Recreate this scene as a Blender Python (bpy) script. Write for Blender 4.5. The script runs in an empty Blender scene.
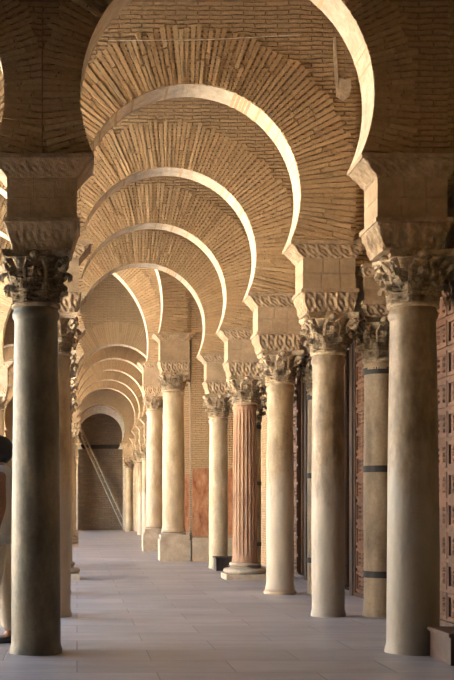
import bpy, bmesh, math, random
from mathutils import Vector, Matrix
PI = math.pi
random.seed(7)
sc = bpy.context.scene
COL = sc.collection
D0, STEP, F, VX, VY, CZ = 8.96, 2.957, 1120.0, 77.0, 503.0, 1.22

# ------------------------------------------------------------------ helpers
def link(o, parent=None):
    COL.objects.link(o)
    if parent is not None: o.parent = parent
    return o

def mesh_of(name, bm, mat, smooth=False, angle=None):
    bmesh.ops.recalc_face_normals(bm, faces=bm.faces[:])
    me = bpy.data.meshes.new(name)
    bm.to_mesh(me); bm.free()
    if mat: me.materials.append(mat)
    if smooth:
        for p in me.polygons: p.use_smooth = True
        if angle is not None:
            try: me.set_sharp_from_angle(angle=math.radians(angle))
            except Exception: pass
    return me

def put(name, me, parent=None, loc=(0, 0, 0), rz=0):
    o = bpy.data.objects.new(name, me)
    o.location = loc; o.rotation_euler = (0, 0, rz)
    return link(o, parent)

def thing(name, label, cat, loc=(0, 0, 0), rz=0, group=None):
    o = bpy.data.objects.new(name, None)
    o.empty_display_size = .1
    o.location = loc; o.rotation_euler = (0, 0, rz)
    link(o); tag(o, label, cat, group)
    return o

def tag(o, label, cat, group=None):
    o['label'] = label; o['category'] = cat; o['kind'] = 'thing'
    if group: o['group'] = group
    return o

def struct(o):
    o['kind'] = 'structure'; return o

def bx(bm, x0, x1, y0, y1, z0, z1, mi=0):
    v = [bm.verts.new(p) for p in ((x0,y0,z0),(x1,y0,z0),(x1,y1,z0),(x0,y1,z0),(x0,y0,z1),(x1,y0,z1),(x1,y1,z1),(x0,y1,z1))]
    for f in ((0,3,2,1),(4,5,6,7),(0,1,5,4),(1,2,6,5),(2,3,7,6),(3,0,4,7)):
        bm.faces.new([v[i] for i in f]).material_index = mi

def lathe(bm, prof, n=40, rfun=None, jit=0.0):
    rings = []
    for (r, z) in prof:
        ring = []
        for i in range(n):
            a = 2*PI*i/n
            rr = r if rfun is None else rfun(r, a, z)
            ring.append(bm.verts.new((rr*math.cos(a), rr*math.sin(a), z)))
        rings.append(ring)
    for a, b in zip(rings, rings[1:]):
        for i in range(n):
            j = (i+1) % n
            bm.faces.new((a[i], a[j], b[j], b[i]))
    bm.faces.new(rings[0][::-1]); bm.faces.new(rings[-1])

def tube(bm, pts, rads, n=8):
    rings = []
    for i, p in enumerate(pts):
        p = Vector(p)
        d = (Vector(pts[min(i+1, len(pts)-1)]) - Vector(pts[max(i-1, 0)])).normalized()
        u = d.cross(Vector((0, 0, 1)))
        if u.length < 1e-3: u = d.cross(Vector((1, 0, 0)))
        u.normalize(); w = d.cross(u)
        r = rads[i] if isinstance(rads, (list, tuple)) else rads
        rings.append([bm.verts.new(p + u*r*math.cos(2*PI*k/n) + w*r*math.sin(2*PI*k/n)) for k in range(n)])
    for a, b in zip(rings, rings[1:]):
        for k in range(n):
            bm.faces.new((a[k], a[(k+1) % n], b[(k+1) % n], b[k]))
    bm.faces.new(rings[0][::-1]); bm.faces.new(rings[-1])

# ------------------------------------------------------------------ materials
def mat_base(name):
    m = bpy.data.materials.new(name); m.use_nodes = True
    nt = m.node_tree; b = nt.nodes['Principled BSDF']
    return m, nt, b

def N(nt, t, **kw):
    n = nt.nodes.new(t)
    for k, v in kw.items():
        if k in n.inputs: n.inputs[k].default_value = v
        else: setattr(n, k, v)
    return n

def ramp(nt, fac, stops):
    r = nt.nodes.new('ShaderNodeValToRGB')
    el = r.color_ramp.elements
    while len(el) < len(stops): el.new(.5)
    for e, (p, c) in zip(el, stops):
        e.position = p; e.color = (*c, 1)
    nt.links.new(fac, r.inputs['Fac'])
    return r.outputs['Color']

def mix(nt, fac, a, b, mode='MIX'):
    m = nt.nodes.new('ShaderNodeMix'); m.data_type = 'RGBA'; m.blend_type = mode
    for sock, val in ((m.inputs[0], fac), (m.inputs[6], a), (m.inputs[7], b)):
        if isinstance(val, (int, float)): sock.default_value = val
        elif isinstance(val, tuple): sock.default_value = (*val, 1)
        else: nt.links.new(val, sock)
    return m.outputs[2]

def coords(nt, seeded=True):
    tc = nt.nodes.new('ShaderNodeTexCoord')
    if not seeded: return tc.outputs['Object']
    oi = nt.nodes.new('ShaderNodeObjectInfo')
    sep = N(nt, 'ShaderNodeMath', operation='MULTIPLY'); sep.inputs[1].default_value = 37.0
    nt.links.new(oi.outputs['Random'], sep.inputs[0])
    add = N(nt, 'ShaderNodeVectorMath', operation='ADD')
    nt.links.new(tc.outputs['Object'], add.inputs[0]); nt.links.new(sep.outputs[0], add.inputs[1])
    return add.outputs[0]

def noise(nt, vec, scale, detail=4, rough=.6, scl=None):
    if scl:
        mp = nt.nodes.new('ShaderNodeMapping'); mp.inputs['Scale'].default_value = scl
        nt.links.new(vec, mp.inputs['Vector']); vec = mp.outputs[0]
    n = N(nt, 'ShaderNodeTexNoise'); n.inputs['Scale'].default_value = scale
    n.inputs['Detail'].default_value = detail; n.inputs['Roughness'].default_value = rough
    nt.links.new(vec, n.inputs['Vector'])
    return n.outputs['Fac']

def bump(nt, b, h, strength, dist=.02, prev=None):
    bp = N(nt, 'ShaderNodeBump'); bp.inputs['Strength'].default_value = strength; bp.inputs['Distance'].default_value = dist
    nt.links.new(h, bp.inputs['Height'])
    if prev is not None: nt.links.new(prev, bp.inputs['Normal'])
    nt.links.new(bp.outputs[0], b.inputs['Normal'])
    return bp.outputs[0]

def mat_brick(name, c1, c2, cm, stain, bw=.2, bh=.052):
    m, nt, b = mat_base(name)
    co = coords(nt, False)
    sep = nt.nodes.new('ShaderNodeSeparateXYZ'); nt.links.new(co, sep.inputs[0])
    ad = N(nt, 'ShaderNodeMath', operation='ADD'); nt.links.new(sep.outputs[0], ad.inputs[0]); nt.links.new(sep.outputs[1], ad.inputs[1])
    cb = nt.nodes.new('ShaderNodeCombineXYZ'); nt.links.new(ad.outputs[0], cb.inputs[0]); nt.links.new(sep.outputs[2], cb.inputs[1])
    nz = N(nt, 'ShaderNodeTexNoise'); nz.inputs['Scale'].default_value = 3.5; nz.inputs['Detail'].default_value = 3
    nt.links.new(co, nz.inputs['Vector'])
    sc_ = N(nt, 'ShaderNodeVectorMath', operation='SCALE'); sc_.inputs['Scale'].default_value = .05
    nt.links.new(nz.outputs['Color'], sc_.inputs[0])
    v = N(nt, 'ShaderNodeVectorMath', operation='ADD'); nt.links.new(cb.outputs[0], v.inputs[0]); nt.links.new(sc_.outputs[0], v.inputs[1])
    br = nt.nodes.new('ShaderNodeTexBrick')
    nt.links.new(v.outputs[0], br.inputs['Vector'])
    br.inputs['Scale'].default_value = 1; br.inputs['Brick Width'].default_value = bw
    br.inputs['Row Height'].default_value = bh; br.inputs['Mortar Size'].default_value = .009
    br.inputs['Mortar Smooth'].default_value = .6; br.inputs['Bias'].default_value = -.1
    br.inputs['Color1'].default_value = (*c1, 1); br.inputs['Color2'].default_value = (*c2, 1); br.inputs['Mortar'].default_value = (*cm, 1)
    n1 = noise(nt, co, 1.3, 5, .65); n2 = noise(nt, co, 22, 4, .7)
    c = mix(nt, ramp(nt, n1, [(.42, (0,0,0)), (.7, (1,1,1))]), br.outputs['Color'], stain)
    c = mix(nt, .55, c, ramp(nt, n2, [(.3, (.45,.42,.4)), (.7, (1,1,1))]), 'MULTIPLY')
    nt.links.new(c, b.inputs['Base Color'])
    b.inputs['Roughness'].default_value = .92
    inv = N(nt, 'ShaderNodeMath', operation='SUBTRACT'); inv.inputs[0].default_value = 1; nt.links.new(br.outputs['Fac'], inv.inputs[1])
    p = bump(nt, b, inv.outputs[0], .9, .02)
    bump(nt, b, n2, .8, .02, p)
    return m

def mat_islands(name, cols, rough=.9, nscale=30):
    m, nt, b = mat_base(name)
    g = nt.nodes.new('ShaderNodeNewGeometry')
    co = coords(nt)
    c = ramp(nt, g.outputs['Random Per Island'], [(i/(len(cols)-1), q) for i, q in enumerate(cols)])
    n = noise(nt, co, nscale, 4, .7)
    c = mix(nt, .5, c, ramp(nt, n, [(.3, (.55,.52,.5)), (.65, (1,1,1))]), 'MULTIPLY')
    nt.links.new(c, b.inputs['Base Color']); b.inputs['Roughness'].default_value = rough
    bump(nt, b, n, .7, .015)
    return m

def mat_stone(name, c1, c2, c3=None, scale=4, scl=(1, 1, 1), rough=.6, bumps=.25, fine=40, stain=None, spec=.4, worn=None):
    m, nt, b = mat_base(name)
    co = coords(nt)
    n = noise(nt, co, scale, 6, .65, scl)
    stops = [(.35, c1), (.65, c2)] if c3 is None else [(.3, c1), (.5, c2), (.68, c3)]
    c = ramp(nt, n, stops)
    f = noise(nt, co, fine, 4, .7)
    c = mix(nt, .45, c, ramp(nt, f, [(.3, (.55,.55,.55)), (.62, (1,1,1))]), 'MULTIPLY')
    if stain:
        s = noise(nt, co, 1.7, 5, .6, (1.2, 1.2, .45))
        c = mix(nt, ramp(nt, s, [(.48, (0,0,0)), (.66, (1,1,1))]), c, stain)
    if worn:   # paler polished stone where hands and backs rub the shaft, ragged upper edge
        tc = nt.nodes.new('ShaderNodeTexCoord'); sp = nt.nodes.new('ShaderNodeSeparateXYZ'); nt.links.new(tc.outputs['Object'], sp.inputs[0])
        w_ = noise(nt, co, 5, 5, .7, (1, 1, .3))
        ma = N(nt, 'ShaderNodeMath', operation='MULTIPLY_ADD'); nt.links.new(w_, ma.inputs[0]); ma.inputs[1].default_value = 2.2; nt.links.new(sp.outputs[2], ma.inputs[2])
        mm = N(nt, 'ShaderNodeMath', operation='MULTIPLY'); nt.links.new(ma.outputs[0], mm.inputs[0]); mm.inputs[1].default_value = .25
        k_ = ramp(nt, mm.outputs[0], [(.58, (.75,.75,.75)), (.72, (0,0,0))])
        c = mix(nt, k_, c, worn)
    nt.links.new(c, b.inputs['Base Color']); b.inputs['Roughness'].default_value = rough
    b.inputs['Specular IOR Level'].default_value = spec
    p = bump(nt, b, n, bumps, .02)
    bump(nt, b, f, bumps, .01, p)
    return m

M = {}
M['brick'] = mat_brick('brick_ochre', (.54,.375,.21), (.45,.305,.165), (.33,.23,.13), (.52,.365,.205), .24, .047)
M['brick_dull'] = mat_brick('brick_brown', (.40,.28,.18), (.30,.21,.14), (.34,.26,.18), (.27,.20,.14), .3, .1)
M['vouss'] = mat_islands('voussoir_brick', [(.46,.315,.165), (.56,.39,.215), (.50,.345,.185), (.60,.43,.245)])
M['impost'] = mat_stone('impost_stone', (.36,.26,.155), (.52,.38,.24), None, 3, rough=.85, bumps=.5, fine=26)
M['carved'] = mat_stone('carved_stone', (.34,.24,.145), (.56,.42,.27), None, 9, rough=.85, bumps=.6, fine=50)
M['cap'] = mat_stone('capital_marble', (.40,.29,.17), (.62,.49,.33), None, 16, rough=.75, bumps=.9, fine=60)
M['capdark'] = mat_stone('capital_weathered', (.18,.135,.08), (.36,.275,.175), (.54,.44,.30), 14, rough=.8, bumps=.9, fine=60)
M['grey'] = mat_stone('grey_marble', (.07,.065,.045), (.145,.13,.09), (.25,.21,.145), 4, (1, 1, .5), .5, .25, 35, (.045,.05,.04))
M['tan'] = mat_stone('stained_marble', (.13,.088,.045), (.25,.18,.105), (.36,.275,.175), 6, (1, 1, .5), .5, .4, 26, (.09,.06,.03), worn=(.30,.27,.225))
M['tanrow'] = mat_stone('warm_marble', (.23,.15,.075), (.38,.275,.155), (.46,.355,.22), 6, (1, 1, .4), .55, .3, 30, (.15,.09,.04), worn=(.43,.375,.29))
M['brownstone'] = mat_stone('brown_stone', (.15,.105,.06), (.27,.20,.125), (.35,.27,.17), 5, (1, 1, .4), .6, .3, 30)
M['cream'] = mat_stone('cream_marble', (.35,.255,.145), (.54,.43,.285), None, 5, (1, 1, .4), .5, .15, 40)
M['red'] = mat_stone('red_stone', (.22,.105,.055), (.36,.20,.11), (.46,.28,.165), 5, (1, 1, .4), .7, .3, 40)
M['base'] = mat_stone('base_stone', (.40,.31,.21), (.56,.46,.34), None, 5, rough=.8, bumps=.5, fine=30, stain=(.38,.29,.2))
M['panel'] = mat_stone('veined_panel', (.20,.06,.025), (.42,.19,.09), (.54,.34,.20), 6, (1, 1, .5), .5, .1, 30)
M['iron'] = mat_stone('black_iron', (.012,.012,.012), (.03,.028,.025), rough=.6)
M['wood'] = mat_stone('red_wood', (.05,.022,.012), (.10,.045,.024), (.155,.078,.042), 6, (1, 1, .2), .6, .35, 60)
M['wooddark'] = mat_stone('dark_wood', (.03,.018,.012), (.075,.042,.028), None, 6, (1, 1, .2), .6, .3, 60)
M['boxwood'] = mat_stone('box_wood', (.05,.022,.012), (.10,.045,.024), None, 6, (.3, 1, 1), .55, .2, 60)
M['ceil'] = mat_stone('ceiling_wood', (.14,.09,.055), (.22,.15,.09), None, 4, rough=.9)
M['court'] = mat_stone('court_marble', (.74,.69,.60), (.84,.79,.70), None, 2, rough=.8, bumps=.05)
M['facade'] = mat_stone('facade_stone', (.72,.60,.43), (.84,.73,.56), None, 2, rough=.9, bumps=.1)
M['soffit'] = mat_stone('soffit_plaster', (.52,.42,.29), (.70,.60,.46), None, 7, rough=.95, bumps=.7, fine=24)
M['ladder'] = mat_stone('ladder_wood', (.34,.29,.22), (.50,.44,.35), None, 8, rough=.8)
M['plaster'] = mat_stone('lime_plaster', (.62,.52,.38), (.80,.72,.58), None, 12, rough=.9, bumps=.5)

def mat_floor():
    m, nt, b = mat_base('floor_marble')
    co = coords(nt, False)
    br = nt.nodes.new('ShaderNodeTexBrick'); nt.links.new(co, br.inputs['Vector'])
    br.inputs['Scale'].default_value = 1; br.inputs['Brick Width'].default_value = 1.15; br.inputs['Row Height'].default_value = .62
    br.inputs['Mortar Size'].default_value = .006; br.inputs['Mortar Smooth'].default_value = .3; br.inputs['Bias'].default_value = 0
    br.inputs['Color1'].default_value = (.60,.55,.50,1); br.inputs['Color2'].default_value = (.48,.44,.405,1); br.inputs['Mortar'].default_value = (.28,.245,.22,1)
    n1 = noise(nt, co, 1.3, 6, .72, (.5, 1.6, 1)); n2 = noise(nt, co, 5, 7, .75, (.6, 1.3, 1))
    c = mix(nt, ramp(nt, n1, [(.42, (0,0,0)), (.66, (.7,.7,.7))]), br.outputs['Color'], (.36,.305,.26))
    c = mix(nt, .5, c, ramp(nt, n2, [(.32, (.5,.48,.47)), (.62, (1,1,1))]), 'MULTIPLY')
    nt.links.new(c, b.inputs['Base Color'])
    r = ramp(nt, n2, [(.3, (.34,.34,.34)), (.7, (.58,.58,.58))]); nt.links.new(r, b.inputs['Roughness'])
    inv = N(nt, 'ShaderNodeMath', operation='SUBTRACT'); inv.inputs[0].default_value = 1; nt.links.new(br.outputs['Fac'], inv.inputs[1])
    p = bump(nt, b, inv.outputs[0], .4, .006)
    bump(nt, b, n1, .25, .02, p)
    return m
M['floor'] = mat_floor()

def mat_plain(name, c, rough=.8, fine=80, sub=0):
    m, nt, b = mat_base(name)
    co = coords(nt, False); f = noise(nt, co, fine, 4, .6)
    nt.links.new(mix(nt, .35, c, ramp(nt, f, [(.3, (.6,.6,.6)), (.6, (1,1,1))]), 'MULTIPLY'), b.inputs['Base Color'])
    b.inputs['Roughness'].default_value = rough
    bump(nt, b, f, .2, .004)
    return m
M['skin'] = mat_plain('tanned_skin', (.36,.17,.09), .5)
M['shirt'] = mat_plain('white_cotton', (.80,.78,.74), .9)
M['trousers'] = mat_plain('beige_linen', (.55,.47,.36), .9)
M['hair'] = mat_plain('dark_hair', (.02,.014,.01), .5)
M['shoe'] = mat_plain('dark_leather', (.03,.02,.018), .5)

# ------------------------------------------------------------------ arches
def arch_outline(r, hw, cz, z0, z1, off=0.0, n=48):
    """opening outline from right spring to left spring; off>0 gives a pointed arch"""
    R = r + off
    zs = z0 - cz
    a0 = math.asin(max(-1, zs/R)); a1 = math.acos(off/R)
    right = [(-off + R*math.cos(a0+(a1-a0)*i/n), cz + R*math.sin(a0+(a1-a0)*i/n)) for i in range(n+1)]
    left = [(-x, z) for x, z in reversed(right)]
    return right + (left[1:] if off > 0 or True else left)

def spandrel(name, r, hw, cz, z0, z1, th, off, mat, grow=.0, n=40, hwr=None):
    hwr = hwr or hw
    o = arch_outline(r+grow, hw, cz, z0, z1, off, n)
    pts = [(-hw, z0), (-hw, z1), (hwr, z1), (hwr, z0)] + o
    bm = bmesh.new()
    vs = [bm.verts.new((x, 0, z)) for x, z in pts]
    f = bm.faces.new(vs)
    res = bmesh.ops.extrude_face_region(bm, geom=[f])
    bmesh.ops.translate(bm, verts=[v for v in res['geom'] if isinstance(v, bmesh.types.BMVert)], vec=(0, th, 0))
    bm.normal_update()
    for q in bm.faces:
        c = q.calc_center_median()
        if len(q.verts) == 4 and abs(q.normal.y) < .1 and abs(c.x) < hw-.05 and z0+.001 < c.z < z1-.05: q.material_index = 1
    bmesh.ops.triangulate(bm, faces=[q for q in bm.faces if len(q.verts) > 4])
    me = mesh_of(name, bm, mat); me.materials.append(M['soffit'])
    return me

def ring(name, r, cz, z0, th, off, mat, L=.6, pitch=.043, seed=1, hw=9, hwr=None, rel=1.0):
    hwr = hwr or hw
    rnd = random.Random(seed)
    bm = bmesh.new()
    R = r + off
    a0 = math.asin((z0-cz)/R); a1 = math.acos(off/R)
    n = int(R*(a1-a0)/pitch)
    for side in (1, -1):
        H = hwr if side > 0 else hw
        for i in range(n):
            aa = a0 + (a1-a0)*i/n; ab = a0 + (a1-a0)*(i+1)/n
            seg = [0, L + rnd.uniform(-.03, .05)] if rnd.random() < .5 else [0, L*rnd.uniform(.35, .65), L + rnd.uniform(-.03, .05)]
            if rnd.random() < .12: seg = [0, L*.33, L*.66, L + rnd.uniform(-.03, .04)]
            for s0, s1 in zip(seg, seg[1:]):
                g = rnd.uniform(.09, .19)*(ab-aa)
                j = rnd.uniform(-.18, .18)*(ab-aa)*0.4
                A, B = aa+g+j, ab-g+j
                ra = R + s0 + (rnd.uniform(-.001, .006) if s0 == 0 else .006); rb = R + s1 - .004
                yf = -rnd.uniform(.006, .030)*rel; yb = th + rnd.uniform(.0, .012)
                q = []
                if -off + ra*math.cos((A+B)/2) > H - .03: continue
                for y in (yf, yb):
                    for (a_, rr) in ((A, ra), (B, ra), (B, rb), (A, rb)):
                        yy = y + (rnd.uniform(-.004, .004) if y < 0 else 0)
                        # keep the foot of the ring above the impost
                        z = max(z0 + .002, cz + rr*math.sin(a_))
                        q.append(bm.verts.new((side*min(H-.002, -off + rr*math.cos(a_)), yy, z)))
                for f in ((0,1,2,3),(7,6,5,4),(0,4,5,1),(1,5,6,2),(2,6,7,3),(3,7,4,0)):
                    try: bm.faces.new([q[k] for k in f])
                    except ValueError: pass
    return mesh_of(name, bm, mat)

ZS = 4.0        # top of the imposts
TH = .38
MS = {}
def arch_meshes(key, r, hw, cz, z0, z1, th, off, L=.6, pitch=.043, seeds=3, hwr=None, rel=1.0):
    MS[key] = (spandrel('spandrel_wall', r, hw, cz, z0, z1, th, off, M['brick'], hwr=hwr),
               [ring('voussoir_ring', r, cz, z0, th, off, M['vouss'], L, pitch, 11+s, hw, hwr, rel) for s in range(seeds)])
arch_meshes('std', 1.176, 1.478, .50, 0, 3.0, TH, 0)
arch_meshes('right', 1.176, 1.478, .50, 0, 3.0, TH, 0, hwr=1.765)
arch_meshes('near', 1.176, 1.478, .50, 0, 3.0, TH, 0, L=.34, seeds=1, hwr=1.765, rel=.45)
arch_meshes('near_left', 1.176, 1.478, .50, 0, 3.0, TH, 0, L=.34, seeds=1, rel=.45)
arch_meshes('far', 1.11, 1.39, .5, 0, 4.0, TH, 0, seeds=2)
arch_meshes('wide', 1.835, 2.38, .62, 0, 4.22, .45, .565, .5, .06, 1)
arch_meshes('wide_b', 1.835, 2.38, .42, 0, 4.22, .45, .565, .5, .06, 1)
def add_arch(key, label, x, y, z, rz=0, var=0, group=None):
    t = thing('brick_arch', label, 'arch', (x, y, z), rz, group)
    a, b = MS[key]
    put('spandrel_wall', a, t); put('voussoir_ring', b[var % len(b)], t)
    return t

# ------------------------------------------------------------------ capitals, imposts
def leaf(bm, ang, r0, z0, h, w, curl, lobes=5):
    nt_, ns = 16, 8
    ca, sa = math.cos(ang), math.sin(ang)
    grid = []
    for i in range(nt_+1):
        t = i/nt_
        if t < .7:
            q = t/.7; z = z0 + h*q*.92; r = r0 + .03*q*q*curl/.06
        else:
            q = (t-.7)/.3*PI*1.1
            z = z0 + h*.92 + h*.14*math.sin(q) - h*.22*(q/PI)**2; r = r0 + .03*curl/.06 + curl*.5*(1-math.cos(q))
        ww = w*(.75+.35*math.sin(PI*min(1, t*1.1)))*(1+.22*math.cos(2*PI*lobes*t))*(1 if t < .85 else .85)
        row = []
        for j in range(ns+1):
            s = -1+2*j/ns
            rr = r + .012*(1-abs(s))*1.6 - .018*abs(s)**2 + (.008 if j % 2 else 0) + (.004 if i % 2 else -.002)
            lat = s*ww
            row.append(bm.verts.new((rr*ca - lat*sa, rr*sa + lat*ca, z - abs(s)*.012)))
        grid.append(row)
    fs = []
    for a, b in zip(grid, grid[1:]):
        for j in range(ns):
            fs.append(bm.faces.new((a[j], a[j+1], b[j+1], b[j])))
    bmesh.ops.solidify(bm, geom=fs, thickness=.012)

def capital_mesh(name, h, rb, half, mat, rows=2, nleaf=8, vol=True, plain=False):
    bm = bmesh.new()
    k = h/.44
    lathe(bm, [(rb*1.04, 0), (rb*1.14, .012*k), (rb*1.14, .03*k), (rb*1.0, .042*k), (rb*.98, .1*k), (rb*1.03, .2*k), (rb*1.15, .3*k), (rb*1.38, h-.065*k), (rb*1.42, h-.055*k)], 32)
    if not plain:
        for i in range(nleaf):
            leaf(bm, 2*PI*(i+.5)/nleaf, rb*1.02, .04*k, .15*k, rb*.37, .05)
        if rows > 1:
            for i in range(nleaf):
                leaf(bm, 2*PI*i/nleaf, rb*1.08, .14*k, .16*k, rb*.37, .06)
    else:
        for i in range(nleaf):
            leaf(bm, 2*PI*i/nleaf, rb*1.03, .05*k, .26*k, rb*.32, .08, 2)
    # corner volutes: rising stalk then a scroll
    for c in range(4):
        a = PI/4 + c*PI/2
        ca, sa = math.cos(a), math.sin(a)
        R = half*1.18
        pts, rd = [], []
        for i in range(6):
            t = i/5
            r = rb*1.2 + (R - .02 - rb*1.2)*t**1.6; z = (.22 + (.36-.22)*t)*k
            pts.append((r*ca, r*sa, z)); rd.append(.018+.010*t)
        for i in range(1, 15):
            q = PI/2 - i*.5; rr = .048*k*(1-i/19)
            pts.append(((R-.02+rr*math.cos(q))*ca, (R-.02+rr*math.cos(q))*sa, (.36*k - .048*k + rr*math.sin(q)) )); rd.append(.024 - .0008*i)
        tube(bm, pts, rd, 6)
        # small inner stalks either side of each face
        for s in (-1, 1):
            b_ = a + s*PI/8
            pts = [(rb*1.1*math.cos(b_), rb*1.1*math.sin(b_), .2*k), (rb*1.28*math.cos(b_), rb*1.28*math.sin(b_), .3*k), (rb*1.5*math.cos(b_+s*.16), rb*1.5*math.sin(b_+s*.16), .365*k), (rb*1.5*math.cos(b_+s*.3), rb*1.5*math.sin(b_+s*.3), .345*k)]
            tube(bm, pts, [.02, .018, .016, .01], 6)
    body = mesh_of(name, bm, mat, True, 50)
    # abacus with concave sides and a rosette on each
    bm = bmesh.new()
    for (z0, z1, g) in ((h-.055*k, h-.035*k, .95), (h-.035*k, h, 1.0)):
        pts = []
        for c in range(4):
            a = c*PI/2
            for s in [-1+.25*i for i in range(8)]:
                x, y = half*g, s*half*g
                x -= (1-s*s)*.055
                pts.append((x*math.cos(a)-y*math.sin(a), x*math.sin(a)+y*math.cos(a)))
        lo = [bm.verts.new((x, y, z0)) for x, y in pts]; hi = [bm.verts.new((x, y, z1)) for x, y in pts]
        bm.faces.new(lo[::-1]); bm.faces.new(hi)
        for i in range(len(pts)):
            j = (i+1) % len(pts); bm.faces.new((lo[i], lo[j], hi[j], hi[i]))
    for c in range(4):
        a = c*PI/2; rr = half-.03
        bmesh.ops.create_icosphere(bm, subdivisions=2, radius=.042*k, matrix=Matrix.Translation((rr*math.cos(a), rr*math.sin(a), h-.04*k)))
    ab = mesh_of('abacus', bm, mat)
    return body, ab

def cornice_mesh(name, hx, hy, z0, z1, px, py, mat, flip=False, carve=.012, square_top=.035, n=66):
    """moulding that leans out from a block; carved with a running scroll"""
    bm = bmesh.new()
    nz = 12
    def hgt(u, v, L):
        # u along metres, v 0..1
        p = .115
        c = math.hypot(((u/p) % 1)-.5, (v-.5)*1.1)
        return carve*(math.cos(c*13)*.75 + .45*math.sin(u/p*PI*4)*math.sin(v*PI*3))
    zt = z1-square_top
    rings = []
    per = [(-1, -1, 1, -1), (1, -1, 1, 1), (1, 1, -1, 1), (-1, 1, -1, -1)]
    for k in range(nz+1):
        v = k/nz; z = z0 + (zt-z0)*v
        g = v**1.1
        X = hx + px*g; Y = hy + py*g
        row = []
        for (ax, ay, bx_, by_) in per:
            L = 2*X if ay == by_ else 2*Y
            m_ = n if ay == by_ else int(n*.7)
            for i in range(m_):
                t = i/m_
                x = (ax + (bx_-ax)*t)*X; y = (ay+(by_-ay)*t)*Y
                nx, ny = ((0, ay) if ay == by_ else (ax, 0))
                d = hgt(t*L, v, L) if (0 < k < nz and i > 0) else 0
                row.append(bm.verts.new((x+nx*d, y+ny*d, z)))
        rings.append(row)
    # fillet
    for z, e in ((zt, .012), (z1, .012)):
        row = []
        for (ax, ay, bx_, by_) in per:
            m_ = n if ay == by_ else int(n*.7)
            for i in range(m_):
                t = i/m_
                row.append(bm.verts.new(((ax+(bx_-ax)*t)*(hx+px+e), (ay+(by_-ay)*t)*(hy+py+e), z)))
        rings.append(row)
    for a, b in zip(rings, rings[1:]):
        for i in range(len(a)):
            j = (i+1) % len(a); bm.faces.new((a[i], a[j], b[j], b[i]))
    bm.faces.new(rings[0][::-1]); bm.faces.new(rings[-1])
    return mesh_of(name, bm, mat)

def block_mesh(hx, hy, z0, z1, joint=True):
    bm = bmesh.new()
    if joint:   # ashlar courses of rough blocks with thin joints
        rnd = random.Random(int(hx*1000))
        zz = [z0, z0+(z1-z0)*.52, z1]
        for a, b in zip(zz, zz[1:]):
            xs = [-hx, -hx+2*hx*rnd.uniform(.3, .45), -hx+2*hx*rnd.uniform(.62, .75), hx]
            for x0, x1 in zip(xs, xs[1:]):
                d = rnd.uniform(0, .006)
                bx(bm, x0+(.003 if x0 > -hx else 0), x1-(.003 if x1 < hx else 0), -hy-d, hy+d, a+.002, b-.002)
        bx(bm, -hx+.01, hx-.01, -hy+.012, hy-.012, z0, z1)
    else:
        bx(bm, -hx, hx, -hy, hy, z0, z1)
    return mesh_of('impost_block', bm, M['impost'])

CACHE = {}
def cached(key, fn):
    if key not in CACHE: CACHE[key] = fn()
    return CACHE[key]

def shaft_mesh(r0, r1, z0, z1, mat, flute=0, neck=True):
    bm = bmesh.new()
    H = z1-z0; prof = []
    prof += [(r0*1.07, z0), (r0*1.07, z0+.03), (r0*1.01, z0+.07)] if neck else [(r0, z0)]
    m = 26
    for i in range(m+1):
        t = i/m
        z = z0+.09 + (H-.19)*t
        r = r0 + (r1-r0)*t + .006*math.sin(PI*t)
        prof.append((r, z))
    prof += [(r1*1.02, z1-.09), (r1*1.09, z1-.07), (r1*1.09, z1-.035), (r1*1.02, z1-.02), (r1*1.02, z1)]
    rnd = random.Random(int(r0*1e5))
    ph = [rnd.uniform(0, 6) for _ in range(4)]
    if flute:
        nn = flute*6
        def rf(r, a, z):
            if z < z0+.1 or z > z1-.12: return r
            q = abs(math.sin(a*flute/2))
            return r*(1-.085*min(1, q*1.25)**.7+ .0)
        lathe(bm, prof, nn, rf)
        return mesh_of('shaft', bm, mat, True, 35)
    lathe(bm, prof, 48, lambda r, a, z: r*(1+.004*math.sin(3*a+ph[0]+z*2)+.003*math.sin(7*a+z*5+ph[1])))
    return mesh_of('shaft', bm, mat, True, 50)

def base_mesh(kind, r, zt, half, mat):
    bm = bmesh.new()
    if kind == 'attic':
        pl = zt*.34
        bx(bm, -half, half, -half, half, 0, pl)
        H = zt-pl
        pr = []
        for i in range(9):
            a = -PI/2+PI*i/8; pr.append((half*.86+.06*math.cos(a)*H/.2, pl+H*.24+H*.24*math.sin(a)))
        for i in range(7):
            a = PI*i/6; pr.append((half*.80-.035*math.sin(a), pl+H*.48+H*.18*i/6))
        for i in range(9):
            a = -PI/2+PI*i/8; pr.append((r*1.08+.045*math.cos(a)*H/.2, pl+H*.83+H*.17*math.sin(a)))
        lathe(bm, pr, 40)
    elif kind == 'flare':
        lathe(bm, [(r*1.16, 0), (r*1.2, .02), (r*1.2, zt*.5), (r*1.12, zt*.7), (r*1.1, zt)], 36)
    return mesh_of('base', bm, mat, True, 40)

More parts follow.
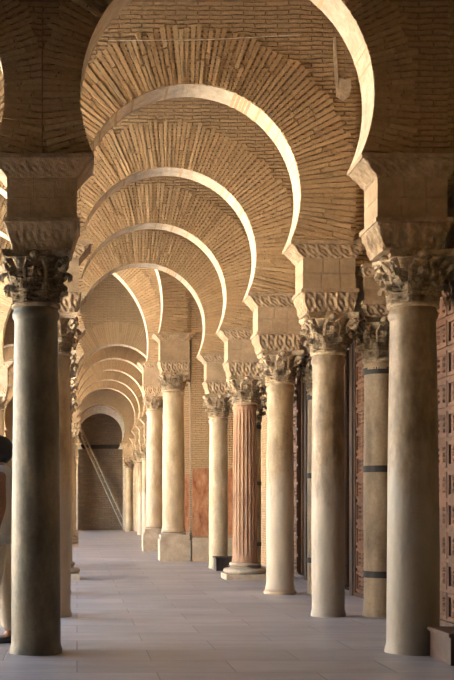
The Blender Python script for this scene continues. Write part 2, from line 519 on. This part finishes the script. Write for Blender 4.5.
def column(name, label, x, y, r0=.2, r1=.18, zb=0.0, base=None, ztop=2.80, zcap=3.24, cap='std', half=.265,
           smat='tanrow', flute=0, impost=True, imp=None, ped=None, bands=(), group=None, cmat='cap', rz=0, carve=1.0, ix=None, pc=.122):
    t = thing(name, label, 'column', (x, y, 0), 0, group)
    z = 0
    if ped:
        px0, px1, py0, py1, ph = ped
        def f():
            bm = bmesh.new(); bx(bm, px0, px1, py0, py1, 0, ph-.06); bx(bm, px0+.03, px1-.03, py0+.03, py1-.03, ph-.06, ph)
            bmesh.ops.bevel(bm, geom=bm.edges[:], offset=.012, segments=2, affect='EDGES')
            return mesh_of('pedestal', bm, M['base'])
        put('pedestal', cached(('ped',)+tuple(ped), f), t); z = ph
    if base:
        kind, bh, bhalf = base
        put('base', cached(('base', kind, bh, bhalf, round(r0, 3)), lambda: base_mesh(kind, r0, bh, bhalf, M['base'])), t, (0, 0, z))
        z += bh
    put('shaft', cached(('sh', r0, r1, z, ztop, smat, flute), lambda: shaft_mesh(r0, r1, z, ztop, M[smat], flute)), t)
    for bz in bands:
        def f():
            bm = bmesh.new(); lathe(bm, [(r0*1.0, 0), (r0*1.06, 0), (r0*1.06, .07), (r0*1.0, .07)], 40)
            return mesh_of('iron_band', bm, M['iron'])
        put('iron_band', cached(('band', r0), f), t, (0, 0, bz))
    h = zcap-ztop
    kw = {'std': dict(), 'tall': dict(nleaf=8, rows=2), 'plain': dict(plain=True)}[cap]
    b, a = cached(('cap', round(h, 3), r1, half, cap, cmat), lambda: capital_mesh('capital', h, r1, half, M[cmat], **kw))
    c = put('capital', b, t, (0, 0, ztop), rz)
    put('abacus', a, c)
    if impost:
        hx, hy, zc1, zb1, zt1 = imp or (.28, .20, 3.49, 3.82, 4.0)
        ib = put('impost_block', cached(('ib', hx, hy, zc1, zb1), lambda: block_mesh(hx, hy, zc1, zb1)), t, ((0 if ix is None else ix-x), 0, 0))
        put('cornice', cached(('c2', hx, hy, zb1, zt1, carve, pc), lambda: cornice_mesh('cornice', hx, hy, zb1, zt1, pc, .04, M['carved'], carve=.009*carve)), ib)
        put('cornice', cached(('c1', hx, hy, zcap, zc1, carve), lambda: cornice_mesh('cornice', hx-.045, hy-.0, zcap, zc1, .06, .05, M['carved'], carve=.012*carve)), ib)
    return t

XL, XR = -.28, 2.68
# right row, nearest first
ORD = ['nearest', 'second', 'third', 'fourth', 'fifth']
yc = lambda k: D0 + STEP*k + .19
column('marble_column', 'tall smooth grey-tan marble column, nearest one on the right, beside the low wooden box', 2.745, yc(0), ix=XR, r0=.21, r1=.182, smat='tan', cap='tall')
column('marble_column', 'stained tan marble column standing just in front of the iron-banded column', 2.715, yc(1), ix=XR, r0=.174, r1=.167, smat='tan', cap='tall')
column('marble_column', 'pale marble column on a low round collar, between the fluted column and the stained one', 2.73, yc(2), ix=XR, r0=.182, r1=.172, base=('flare', .07, .2), smat='tanrow')
column('marble_column', 'fluted reddish stone column on a square moulded base', 2.70, yc(3), ix=XR, r0=.195, r1=.182, base=('attic', .27, .34), smat='red', flute=20)
column('marble_column', 'slender pale column without base, beside a small dark block, behind the fluted column', 2.65, yc(4), ix=XR, r0=.175, r1=.165, smat='cream')
# left row
column('marble_column', 'dark grey weathered marble column, nearest one on the left, person standing beside it', -.335, yc(0), ix=XL, r0=.202, r1=.176, smat='grey', cap='tall', cmat='capdark', carve=.18)
column('marble_column', 'warm brown column half hidden directly behind the dark grey left column', -.26, yc(1), .19, .18, smat='tanrow', cmat='cap')
column('marble_column', 'third column back in the left row, hidden behind the two nearest left columns', -.28, yc(2), .19, .175, smat='tanrow')
column('marble_column', 'fourth column back in the left row, its square moulded base showing at the floor', -.28, yc(3), .19, .175, base=('attic', .28, .32), smat='tanrow')
column('marble_column', 'fifth column back in the left row, last before the wide domed bay', -.28, yc(4), .19, .175, smat='tanrow')
# wall-side banded columns
for k, lab in ((0, 'banded column against the right wall beside the nearest carved door'),
               (1, 'square-set column with three black iron bands between the two nearest carved doors'),
               (2, 'iron-banded wall column seen in the gap between second and third right columns'),
               (3, 'iron-banded wall column behind the pale collared column'),
               (4, 'iron-banded wall column behind the fluted column')):
    column('banded_column', lab, 3.27, yc(k)-.02, .17, .165, ztop=2.72, zcap=3.2, half=.22, pc=.02, bands=(.42, 1.55, 2.6), smat='brownstone', cmat='capdark',
           imp=(.22, .19, 3.36, 3.62, 3.75))
# dome bay columns
DY5, DY6 = 23.45, 28.2
IMPW = (.30, .225, 4.2, 4.62, 4.78)
column('marble_column', 'thick cream marble column on a tall square pedestal before the brick pier', 2.04, DY5+.225, .235, .215, ztop=3.58, zcap=3.95, base=('attic', .12, .28), half=.28, smat='cream', ped=(-.31, .34, -.33, .3, .52), imp=IMPW)
column('marble_column', 'cream marble column on a pedestal, just behind the thick cream one', 1.97, DY6+.225, .205, .19, ztop=3.58, zcap=3.95, base=('attic', .12, .26), half=.27, smat='cream', ped=(-.31, .36, -.33, .3, .52), imp=IMPW)
column('marble_column', 'pedestal column of the domed bay on the courtyard side, nearer one', -2.12, DY5+.225, .235, .215, ztop=3.58, zcap=3.95, base=('attic', .12, .28), half=.28, smat='cream', ped=(-.31, .31, -.33, .3, .52), imp=IMPW)
column('marble_column', 'column of the domed bay at the left edge, beyond the person', -2.05, DY6+.225, .205, .19, ztop=3.58, zcap=3.95, base=('attic', .12, .26), half=.27, smat='cream', ped=(-.31, .31, -.33, .3, .52), imp=IMPW)
# far section
FY = [30.9 + 2.957*n for n in range(5)]
XF = 2.5
fo = ['first', 'second', 'third', 'fourth', 'last']
for n, y in enumerate(FY):
    column('marble_column', f'pale distant column, {fo[n]} in the right row beyond the domed bay', XF, y+.19, .185, .17, smat='tanrow', group='distant right row columns')
    column('marble_column', f'distant column on a moulded base, {fo[n]} in the left row beyond the domed bay', -.28, y+.19, .185, .17, base=('attic', .28, .32), smat='cream', group='distant left row columns')
column('marble_column', 'small pale column carrying the right foot of the end wall arch', 2.26, 48.35+.19, .17, .16, ztop=2.72, zcap=3.1, smat='cream', imp=(.26, .19, 3.3, 3.62, 3.8))
column('marble_column', 'pale column standing against the end wall, right of its small arch column', 2.66, 48.12, .17, .16, smat='cream')
column('marble_column', 'small column carrying the left foot of the end wall arch', -.2, 48.35+.19, .17, .16, ztop=2.72, zcap=3.1, smat='cream', imp=(.26, .19, 3.3, 3.62, 3.8))

# arches over the right aisle
ARCH = []
wl = ['nearest brick horseshoe arch, running out of the top of the picture', 'second brick horseshoe arch, its long radiating bricks in full view',
      'third brick horseshoe arch, nested inside the second', 'fourth brick horseshoe arch, nested inside the third', 'fifth and smallest brick arch before the domed bay']
ll = ['nearest', 'second', 'third', 'fourth', 'fifth']
for k in range(5):
    y = D0+STEP*k
    ARCH.append(add_arch('near' if k == 0 else 'right', wl[k], 1.202, y, ZS, var=k))
    add_arch('near_left' if k == 0 else 'std', f'left aisle brick arch, {ll[k]} from the camera, over the dark left columns', 1.202-2.96, y, ZS, var=k+1)
add_arch('wide', 'wide pointed arch springing from the thick cream column on the pedestal', -.04, DY5, 4.78)
add_arch('wide_b', 'wide pointed arch on the far side of the domed bay', -.04, DY6, 4.78)
for n, y in enumerate(FY):
    add_arch('far', f'distant brick horseshoe arch, {fo[n]} of the nested row beyond the domed bay', 1.11, y, ZS, var=n, group='distant brick arches')
    add_arch('far', f'distant left aisle brick arch, {fo[n]} of the row beyond the domed bay', 1.11-2.78, y, ZS, var=n+1, group='distant left aisle arches')

def arch_marks():
    t = ARCH[1]; D = D0+STEP
    P = lambda x, y: ((x-VX)*D/F-1.202, CZ+(VY-y)*D/F-ZS)
    bm = bmesh.new()
    rnd = random.Random(5)
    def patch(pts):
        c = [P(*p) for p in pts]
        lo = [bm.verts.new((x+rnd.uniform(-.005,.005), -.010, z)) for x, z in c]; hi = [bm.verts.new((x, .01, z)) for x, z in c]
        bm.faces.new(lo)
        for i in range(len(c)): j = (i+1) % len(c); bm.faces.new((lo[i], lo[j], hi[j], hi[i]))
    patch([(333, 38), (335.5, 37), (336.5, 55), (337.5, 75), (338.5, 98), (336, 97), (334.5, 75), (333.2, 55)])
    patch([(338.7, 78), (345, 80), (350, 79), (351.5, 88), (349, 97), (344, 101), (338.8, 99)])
    put('pale_patch', mesh_of('pale_patch', bm, M['soffit']), t)['label'] = 'pale raised streak'  # pale raised streak and blob on the arch face
    bm = bmesh.new(); a, b = P(108, 42), P(300, 36)
    tube(bm, [(a[0], -.03, a[1]), ((a[0]+b[0])/2, -.03, (a[1]+b[1])/2-.02), (b[0], -.03, b[1])], .005, 6)
    put('wire', mesh_of('wire', bm, M['plaster']), t)
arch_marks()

# ------------------------------------------------------------------ setting
def sbox(name, x0, x1, y0, y1, z0, z1, mat):
    bm = bmesh.new(); bx(bm, x0, x1, y0, y1, z0, z1)
    return struct(put(name, mesh_of(name, bm, mat)))
def sboxes(name, lst, mat):
    bm = bmesh.new()
    for b in lst: bx(bm, *b)
    return struct(put(name, mesh_of(name, bm, mat)))
XW = 3.62; XC = -3.24; YB = -3.0; YE = 50.6
sbox('floor', XC-.5, 9, YB-.4, YE+.3, -.3, 0, M['floor'])
CT = .3
sbox('ceiling', XC-.5, 9, YB-.4, DY5, 7.001, 7.3, M['ceil'])
sbox('ceiling', XC-.5, 9, DY5, DY6+.455, 9.001, 9.3, M['ceil'])
sbox('ceiling', XC-.5, 9, DY6+.456, YE+.3, 8.001, 8.3, M['ceil'])
# right wall: solid over the doors, thin piers between them
doors = [(D0+STEP*k+.02, D0+STEP*(k+1)-.13) for k in range(4)]
rw = [(XW, XW+.4, YB, doors[0][0], 0, 7.0), (XW, XW+.4, doors[0][0], DY5, 3.72, 7.0)]
sboxes('trim_8', [(XW+.0, XW+.4, a[1], b[0], 0, 3.72) for a, b in zip(doors, doors[1:])], M['wooddark'])
rw.append((XW, XW+.4, doors[-1][1], DY5, 0, 3.72))
rw.append((XW, XW+.4, DY5, DY6+.45, 0, 9.0)); rw.append((XW, XW+.4, DY6+.45, YE, 0, 8.0))
sboxes('wall_right', rw, M['brick'])
sboxes('wall_hall', [(8.6, 8.9, YB, YE, 0, 7.0), (XW+.4, 8.6, 24, 24.3, 0, 7.0), (XW+.4, 8.6, 8, 8.3, 0, 7.0)], M['wooddark'])
# fill between the right row and the wall above the banded columns, set back a little
for k in range(5):
    y = D0+STEP*k
    o = sbox('trim_%d' % (k+1), 2.975, XW, y+.10, y+TH-.02, 3.76, 7.0, M['brick'])
# narrow pier beside the thick cream column and matching piers of the dome bay
def pier(label, x0, x1, y0, y1, zt, panel=True):
    t = thing('brick_pier', label, 'pier', (x0, y0, 0))
    bm = bmesh.new(); bx(bm, 0, x1-x0, 0, y1-y0, .5, zt); put('masonry', mesh_of('masonry', bm, M['brick']), t)
    bm = bmesh.new(); bx(bm, -.0, x1-x0, -.17 if panel else -.08, y1-y0, 0, .5)
    bmesh.ops.bevel(bm, geom=bm.edges[:], offset=.015, segments=2, affect='EDGES'); put('plinth', mesh_of('plinth', bm, M['base']), t)
    if panel:
        bm = bmesh.new(); bx(bm, .02, x1-x0-.02, -.03, 0, .52, 1.95); put('marble_panel', mesh_of('marble_panel', bm, M['panel']), t)['label'] = 'red veined marble panel'
    return t
pier('brick pier with red veined marble panel behind the thick cream column', 2.40, XW-.004, DY5+.06, DY5+.45, 4.775)
pier('brick pier of the far side of the domed bay at right', 2.36, XW-.004, DY6+.06, DY6+.45, 4.775)
pier('brick pier of the domed bay on the courtyard side, nearer one', XC-.15, -2.50, DY5+.02, DY5+.43, 8.99, False)
pier('brick pier of the domed bay on the courtyard side, farther one', XC-.15, -2.50, DY6+.02, DY6+.43, 8.99, False)
sbox('trim_6', 2.345, XW, DY5+.05, DY5+.45, 4.78, 8.99, M['brick'])
sbox('trim_7', 2.345, XW, DY6+.05, DY6+.45, 4.78, 8.99, M['brick'])
# far section fills to the right wall
for n, y in enumerate(FY):
    sbox('trim_%d' % (9+n), XF, XW, y+.04, y+TH-.04, 4.0, 8.0, M['brick'])
# end wall with two arches, a shallow recess behind
def end_wall():
    y0, y1 = 48.35, 48.95
    for nm, cx, x0, x1 in (('wall_far', 1.03, -.35, XW), ('wall_far_left', -1.72, XC-.2, -.35)):
        o = [(cx+p, z) for p, z in arch_outline(1.06, 0, 4.42, 3.8, 7, 0, 30)]
        bm = bmesh.new()
        pts = [(x0, 3.8), (x0, 8.0), (x1, 8.0), (x1, 3.8)] + o
        f = bm.faces.new([bm.verts.new((x, y0, z)) for x, z in pts])
        r = bmesh.ops.extrude_face_region(bm, geom=[f])
        bmesh.ops.translate(bm, verts=[v for v in r['geom'] if isinstance(v, bmesh.types.BMVert)], vec=(0, y1-y0, 0))
        bmesh.ops.triangulate(bm, faces=[q for q in bm.faces if len(q.verts) > 4])
        struct(put(nm, mesh_of(nm, bm, M['brick'])))
        # inner, lower arch
        bm = bmesh.new()
        o = [(cx+p, z) for p, z in arch_outline(.98, 0, 4.2, 3.6, 7, 0, 30)]
        jx = 1.0
        pts = [(x0, 0), (x0, 8.0), (x1, 8.0), (x1, 0), (cx+jx, 0), (cx+jx, 3.6)] + o + [(cx-jx, 3.6), (cx-jx, 0)]
        f = bm.faces.new([bm.verts.new((x, 49.35, z)) for x, z in pts])
        r = bmesh.ops.extrude_face_region(bm, geom=[f])
        bmesh.ops.translate(bm, verts=[v for v in r['geom'] if isinstance(v, bmesh.types.BMVert)], vec=(0, .3, 0))
        bmesh.ops.triangulate(bm, faces=[q for q in bm.faces if len(q.verts) > 4])
        struct(put(nm+'_inner', mesh_of(nm+'_inner', bm, M['plaster'])))
    sboxes('wall_far_side', [(3.0, XW, 48.45, 49.35, 0, 3.8), (XC-.2, -2.75, 48.45, 49.35, 0, 3.8)], M['brick'])
end_wall()
sbox('wall_back', XC-.5, XW+.4, YE, YE+.3, 0, 8.0, M['brick_dull'])
sbox('wall_behind_unseen', XC-.5, 9, YB-.4, YB, 0, 7.0, M['brick_dull'])  # unseen, closes the gallery behind the camera to keep the near bay dark
sbox('wall_left_unseen', XC-.25, XC+.15, YB, 8.3, 0, 7.0, M['brick'])  # unseen solid wall added to block courtyard light from the near bay
# beam across the recess
# courtyard arcade on the left
for _b in [(XC-.2, XC+.2, 8.3, D0+.18, 4.0, 7.0), (XC-.2, XC+.2, DY6+.45, FY[0]+.1, 4.0, 8.0), (XC-.2, XC+.2, FY[-1]+.1, 47.8, 4.2, 8.0), (XC-.2, XC+.2, 47.8, YE, 0, 8.0), (XC-.2, XC+.2, FY[0]+.1, FY[-1]+.1, 7.0, 8.0),
        (XC-.2, XC+.2, D0+4*STEP+.21, DY5, 3.3, 7.0)]:
    sbox('wall_left_upper', *_b, M['brick'])
for k in range(0, 4):
    add_arch('std', 'brick arch of the courtyard side arcade', XC+.19, D0+STEP*(k+.5)+.19, ZS, PI/2, k, 'courtyard arcade arches')
for k in range(5):
    column('marble_column', 'pale marble column of the courtyard side row', XC, yc(k), .19, .175, smat='cream', group='courtyard row columns')
for n in range(4):
    add_arch('std', 'brick arch of the courtyard side arcade', XC+.19, FY[n]+STEP*.5+.19, ZS, PI/2, n, 'courtyard arcade arches')
for n in range(5):
    column('marble_column', 'pale marble column of the courtyard side row', XC, FY[n]+.19, .19, .175, smat='cream', group='courtyard row columns')
# courtyard paving and an unseen facade added across it to bounce sunlight inside
sbox('floor_courtyard', -46, XC-.5, -20, 75, -.3, -.02, M['court'])
def facade():
    bm = bmesh.new(); bx(bm, -46.6, -46, -20, 75, 0, 8)
    for i in range(24):
        y = -18+i*3.9; bx(bm, -46, -45.7, y, y+.7, 0, 6.6)
    bx(bm, -46, -45.6, -20, 75, 7.6, 8.1)
    struct(put('wall_court_bounce', mesh_of('wall_court_bounce', bm, M['facade'])))
facade()

# ------------------------------------------------------------------ doors
def leaf_mesh(w, h, seed):
    bm = bmesh.new()   # leaf spans x 0..w, front at y=0 facing -y, z 0..h
    bx(bm, 0, w, 0, .06, 0, h)
    rows = 11; ph = h/rows
    for r in range(rows):
        z0 = r*ph+.02; z1 = (r+1)*ph-.02
        bx(bm, .015, w-.015, -.022, 0, z0, z0+.035); bx(bm, .015, w-.015, -.022, 0, z1-.035, z1)
        bx(bm, .015, .05, -.022, 0, z0+.035, z1-.035); bx(bm, w-.05, w-.015, -.022, 0, z0+.035, z1-.035)
        nx = 3; cw = (w-.12)/nx; nz = 3; chh = (z1-z0-.09)/nz
        for i in range(nx):
            for j in range(nz):
                cx = .06+cw*(i+.5); cz = z0+.045+chh*(j+.5)
                a, b_ = cw*.42, chh*.42
                v = [bm.verts.new(p) for p in ((cx-a, 0, cz), (cx, 0, cz-b_), (cx+a, 0, cz), (cx, 0, cz+b_))]
                t = [bm.verts.new(p) for p in ((cx-a*.5, -.02, cz), (cx, -.02, cz-b_*.5), (cx+a*.5, -.02, cz), (cx, -.02, cz+b_*.5))]
                for q in range(4): bm.faces.new((v[q], v[(q+1) % 4], t[(q+1) % 4], t[q]))
                bm.faces.new(t)
    return mesh_of('door_leaf', bm, M['wood'])
dl = ['red carved wooden door at the right edge, beside the nearest right column',
      'red carved wooden door between the banded column and the second right column',
      'carved wooden door standing partly open behind the pale collared column',
      'carved wooden door standing partly open behind the fluted column']
for k, (a, b) in enumerate(doors):
    W = b-a
    t = thing('carved_door', dl[k], 'door', (XW+.02, b, 0), -PI/2, 'carved doors of the prayer hall')   # local x runs towards the camera
    lw = (W-.16)/4; H = 3.3
    lm = cached(('leaf', round(lw, 3)), lambda: leaf_mesh(lw, H, 1))
    for i in range(4):
        if k >= 1 and i == 3:      # folded back into the hall
            put('door_leaf', lm, t, (.08+3*lw+.07, .08, .05), PI/2)
        else:
            put('door_leaf', lm, t, (.08+i*lw, .03, .05))
    bm = bmesh.new(); bx(bm, 0, .08, 0, .12, 0, 3.42); bx(bm, W-.08, W, 0, .12, 0, 3.42); bx(bm, .08, W-.08, 0, .12, 3.36, 3.42)
    bx(bm, .08, W-.08, 0, .12, 0, .05)
    put('door_frame', mesh_of('door_frame', bm, M['wooddark']), t)
    bm = bmesh.new()
    bx(bm, 0, W, -.08, .12, 3.42, 3.47); bx(bm, 0, W, -.05, .12, 3.47, 3.53)
    bx(bm, .02, W-.02, -.0, .1, 3.53, 3.71)
    put('lintel', mesh_of('lintel', bm, M['wood']), t)

# ------------------------------------------------------------------ loose things
def crate(label, x0, x1, y0, y1, h, mat, name='wooden_box'):
    t = thing(name, label, 'box', ((x0+x1)/2, (y0+y1)/2, 0))
    hx, hy = (x1-x0)/2, (y1-y0)/2
    bm = bmesh.new(); bx(bm, -hx, hx, -hy, hy, 0, h-.03)
    for s in (-1, 1): bx(bm, s*hx-(.03 if s > 0 else .0), s*hx+(.0 if s > 0 else .03), -hy-.012, -hy, 0, h-.03)
    put('body', mesh_of('body', bm, mat), t)
    bm = bmesh.new(); bx(bm, -hx-.02, hx+.02, -hy-.03, hy+.02, h-.03, h)
    bmesh.ops.bevel(bm, geom=bm.edges[:], offset=.006, segments=2, affect='EDGES')
    put('lid', mesh_of('lid', bm, mat), t)
crate('low dark brown wooden box at the foot of the nearest right column', 2.80, 3.35, 8.40, 8.88, .24, M['boxwood'])
crate('small dark block on the floor just left of the fluted column base', 2.50, 2.85, 20.12, 20.5, .25, M['wooddark'], 'dark_block')

def ladder():
    D = 50.1
    def at(x, y): return Vector(((x-VX)*D/F, 0, CZ+(VY-y)*D/F))
    a, b = at(126, 524), at(76, 421)
    a.z = .03
    t = thing('wooden_ladder', 'long wooden ladder leaning diagonally across the dark recess at the far end', 'ladder', (a.x, D, 0))
    d = (b-a); L = d.length; d.normalize(); nrm = Vector((-d.z, 0, d.x))
    org = Vector((a.x, 0, 0))
    for s in (-1, 1):
        bm = bmesh.new(); p = a-org+nrm*.085*s; q = p+d*L
        if p.z < .03: p = p + d*((.03-p.z)/d.z)
        tube(bm, [tuple(p), tuple(q)], .045, 6); put('rail', mesh_of('rail', bm, M['ladder']), t)
    for i in range(1, 16):
        bm = bmesh.new(); c = a-org+d*(L*i/16)
        tube(bm, [tuple(c-nrm*.11), tuple(c+nrm*.11)], .02, 6); put('rung', mesh_of('rung', bm, M['ladder']), t)
ladder()
bm = bmesh.new(); bx(bm, -1.1, 1.1, -.08, .08, -.09, .09)
bmesh.ops.bevel(bm, geom=bm.edges[:], offset=.01, segments=1, affect='EDGES')
tag(put('wooden_beam', mesh_of('wooden_beam', bm, M['wooddark']), None, (1.03, 50.5, 3.75)), 'dark wooden beam set across the back wall of the recess behind the ladder', 'beam')

# ------------------------------------------------------------------ person
def skin_chain(bm, layer, pts, rads, root=None):
    vs = []
    for p, r in zip(pts, rads):
        v = bm.verts.new(p); v[layer].radius = (r, r) if not isinstance(r, tuple) else r; vs.append(v)
    for a, b in zip(vs, vs[1:]): bm.edges.new((a, b))
    return vs

def person():
    X, Y = -.665, 9.62
    t = thing('person', 'person in white sleeveless top and beige trousers standing behind the dark left column', 'person', (X, Y, 0), PI)
    # local frame: faces +x (world -x), left/right along y
    def build(name, chains, joins, mat, sub=2, parent=t):
        me = bpy.data.meshes.new(name); bm = bmesh.new()
        ly = bm.verts.layers.skin.verify()
        allv = {}
        for key, pts, rads in chains:
            vs = []
            for i, (p, r) in enumerate(zip(pts, rads)):
                v = bm.verts.new(p); v[ly].radius = (r if isinstance(r, tuple) else (r, r)); vs.append(v)
            for a, b in zip(vs, vs[1:]): bm.edges.new((a, b))
            allv[key] = vs
        for (k1, i1), (k2, i2) in joins: bm.edges.new((allv[k1][i1], allv[k2][i2]))
        allv[chains[0][0]][0][ly].use_root = True
        bm.to_mesh(me); bm.free()
        o = bpy.data.objects.new(name, me); link(o, parent); me.materials.append(mat)
        s = o.modifiers.new('skin', 'SKIN'); s.use_smooth_shade = True; s.branch_smoothing = .6
        s2 = o.modifiers.new('sub', 'SUBSURF'); s2.levels = s2.render_levels = sub
        dg = bpy.context.evaluated_depsgraph_get()
        ev = bpy.data.meshes.new_from_object(o.evaluated_get(dg))
        o.modifiers.clear(); o.data = ev
        for p in ev.polygons: p.use_smooth = True
        return o
    ch = [('torso', [(0, 0, .97), (.0, 0, 1.1), (.0, 0, 1.25), (-.01, 0, 1.40), (-.01, 0, 1.50), (.015, 0, 1.58), (.03, 0, 1.66), (.03, 0, 1.735)],
           [(.12, .15), (.105, .13), (.11, .14), (.10, .15), (.055, .06), (.055, .055), (.098, .082), (.075, .065)])]
    joins = []
    for s, nm in ((1, 'l'), (-1, 'r')):
        sw = .05*s
        ch.append(('leg'+nm, [(0, .09*s, .90), (.02+sw, .10*s, .50), (-.01+sw*1.5, .10*s, .11), (.02+sw*1.5, .10*s, .05), (.13+sw*1.5, .11*s, .035)],
                   [(.095, .09), .062, .042, .042, (.035, .03)]))
        joins.append((('torso', 0), ('leg'+nm, 0)))
        ch.append(('arm'+nm, [(-.01, .185*s, 1.46), (-.03, .245*s, 1.18), (.03, .25*s, .95), (.045, .25*s, .88)], [.060, .047, .030, (.02, .032)]))
        joins.append((('torso', 3), ('arm'+nm, 0)))
        for f in range(4):
            yy = .25*s; dx = .045+(f-1.5)*.019; L = (.072, .08, .076, .06)[f]
            ch.append(('f%s%d' % (nm, f), [(dx, yy, .855), (dx+.006, yy-.006*s, .855-L*.5), (dx+.012, yy-.022*s, .855-L)], [.0085, .008, .007]))
            joins.append((('arm'+nm, 3), ('f%s%d' % (nm, f), 0)))
        ch.append(('t'+nm, [(.078, .243*s, .885), (.092, .233*s, .85), (.096, .225*s, .825)], [.010, .009, .008]))
        joins.append((('arm'+nm, 3), ('t'+nm, 0)))
    body = build('body', ch, joins, M['skin'])
    # face details joined to the head
    bm = bmesh.new(); bm.from_mesh(body.data)
    def ball(c, r, sc_=(1, 1, 1)):
        bmesh.ops.create_icosphere(bm, subdivisions=2, radius=r, matrix=Matrix.Translation(c) @ Matrix.Diagonal((*sc_, 1)))
    ball((.135, 0, 1.655), .02, (.9, .7, 1.3)); ball((.115, 0, 1.61), .024, (.7, 1.1, .4)); ball((.105, 0, 1.575), .026, (.8, 1, .8))
    for s in (-1, 1): ball((.03, .083*s, 1.66), .03, (.7, .35, 1.1))
    bm.to_mesh(body.data); bm.free()
    for p in body.data.polygons: p.use_smooth = True
    bm = bmesh.new(); rg = []
    for (z, rx, ry, cx) in ((.87, .150, .185, .0), (.95, .142, .175, 0), (1.10, .128, .152, 0), (1.25, .132, .160, -.004), (1.38, .132, .182, -.010), (1.46, .118, .192, -.012), (1.505, .095, .165, -.012), (1.535, .070, .100, -.010), (1.54, .062, .085, -.008)):
        rg.append([bm.verts.new((cx+rx*math.cos(q)*(1+.03*math.sin(5*q+z*9)*(1.6-z)), ry*math.sin(q), z)) for q in [2*PI*i/40 for i in range(40)]])
    for p_, q_ in zip(rg, rg[1:]):
        for i in range(40): bm.faces.new((p_[i], p_[(i+1) % 40], q_[(i+1) % 40], q_[i]))
    bmesh.ops.solidify(bm, geom=bm.faces[:], thickness=.006)
    put('sleeveless_top', mesh_of('sleeveless_top', bm, M['shirt'], True), t)
    build('trousers', [('a', [(0, 0, .98), (0, 0, .92)], [(.127, .158), (.12, .15)]),
                       ('l', [(0, .09, .84), (.07, .10, .5), (.065, .10, .1)], [(.108, .10), .082, .085]),
                       ('r', [(0, -.09, .84), (-.03, -.10, .5), (-.085, -.10, .1)], [(.108, .10), .082, .085])],
          [(('a', 1), ('l', 0)), (('a', 1), ('r', 0))], M['trousers'])
    for s in (1, -1):
        sx = .05*s*1.5
        bm = bmesh.new()
        rings_ = []
        for (x, w, h) in ((-.07, .02, .05), (-.06, .036, .075), (.0, .042, .085), (.08, .046, .06), (.15, .048, .045), (.19, .036, .035), (.205, .012, .02)):
            rings_.append([bm.verts.new((sx+x, .10*s + w*math.cos(a), max(0.002, h*(.5+.5*math.sin(a))))) for a in [2*PI*i/12 for i in range(12)]])
        for a, b in zip(rings_, rings_[1:]):
            for i in range(12): bm.faces.new((a[i], a[(i+1) % 12], b[(i+1) % 12], b[i]))
        bm.faces.new(rings_[0][::-1]); bm.faces.new(rings_[-1])
        put('shoe', mesh_of('shoe', bm, M['shoe'], True), t)
    bm = bmesh.new()
    rnd = random.Random(3)
    bmesh.ops.create_icosphere(bm, subdivisions=4, radius=1, matrix=Matrix.Translation((-.0, 0, 1.675)) @ Matrix.Diagonal((.118, .102, .118, 1)))
    dele = []
    for v in bm.verts:
        lx, lz = v.co.x, v.co.z-1.675
        if lx > .045 and lz < .06: dele.append(v)
        else:
            n = Vector((lx, v.co.y, lz)).normalized()
            v.co += n*rnd.uniform(-.003, .010)
    bmesh.ops.delete(bm, geom=dele, context='VERTS')
    bmesh.ops.solidify(bm, geom=bm.faces[:], thickness=.012)
    put('hair', mesh_of('hair', bm, M['hair'], True), t)
person()

# ------------------------------------------------------------------ light
w = bpy.data.worlds.new('sky'); sc.world = w; w.use_nodes = True
nt = w.node_tree; bg = nt.nodes['Background']
sky = nt.nodes.new('ShaderNodeTexSky'); sky.sky_type = 'NISHITA'; sky.sun_disc = False
sky.sun_elevation = math.radians(50); sky.sun_rotation = math.radians(90)
nt.links.new(sky.outputs[0], bg.inputs['Color']); bg.inputs['Strength'].default_value = .17
sd = bpy.data.lights.new('sun', 'SUN'); sd.energy = 16; sd.angle = math.radians(.6); sd.color = (1, .90, .74)
so = bpy.data.objects.new('sun', sd); link(so); so.location = (30, 10, 40)
dirv = Vector((-math.cos(math.radians(48)), .12, -math.sin(math.radians(48))))
so.rotation_euler = dirv.to_track_quat('-Z', 'Y').to_euler()

# ------------------------------------------------------------------ camera
cd = bpy.data.cameras.new('camera'); cam = bpy.data.objects.new('camera', cd); link(cam)
cam.location = (0, 0, CZ); cam.rotation_euler = (PI/2, 0, 0)
cd.sensor_width = 36; cd.sensor_fit = 'AUTO'; cd.lens = F/680*36
cd.shift_x = (227-VX)/680; cd.shift_y = (VY-340)/680
cd.clip_end = 300
sc.camera = cam
sc.view_settings.view_transform = 'Standard'; sc.view_settings.look = 'None'
sc.view_settings.gamma = 1; sc.view_settings.use_curve_mapping = False
sc.view_settings.exposure = 3.25
sc.cycles.use_denoising = True
sc.cycles.max_bounces = 10; sc.cycles.diffuse_bounces = 8
sc.cycles.sample_clamp_indirect = 0
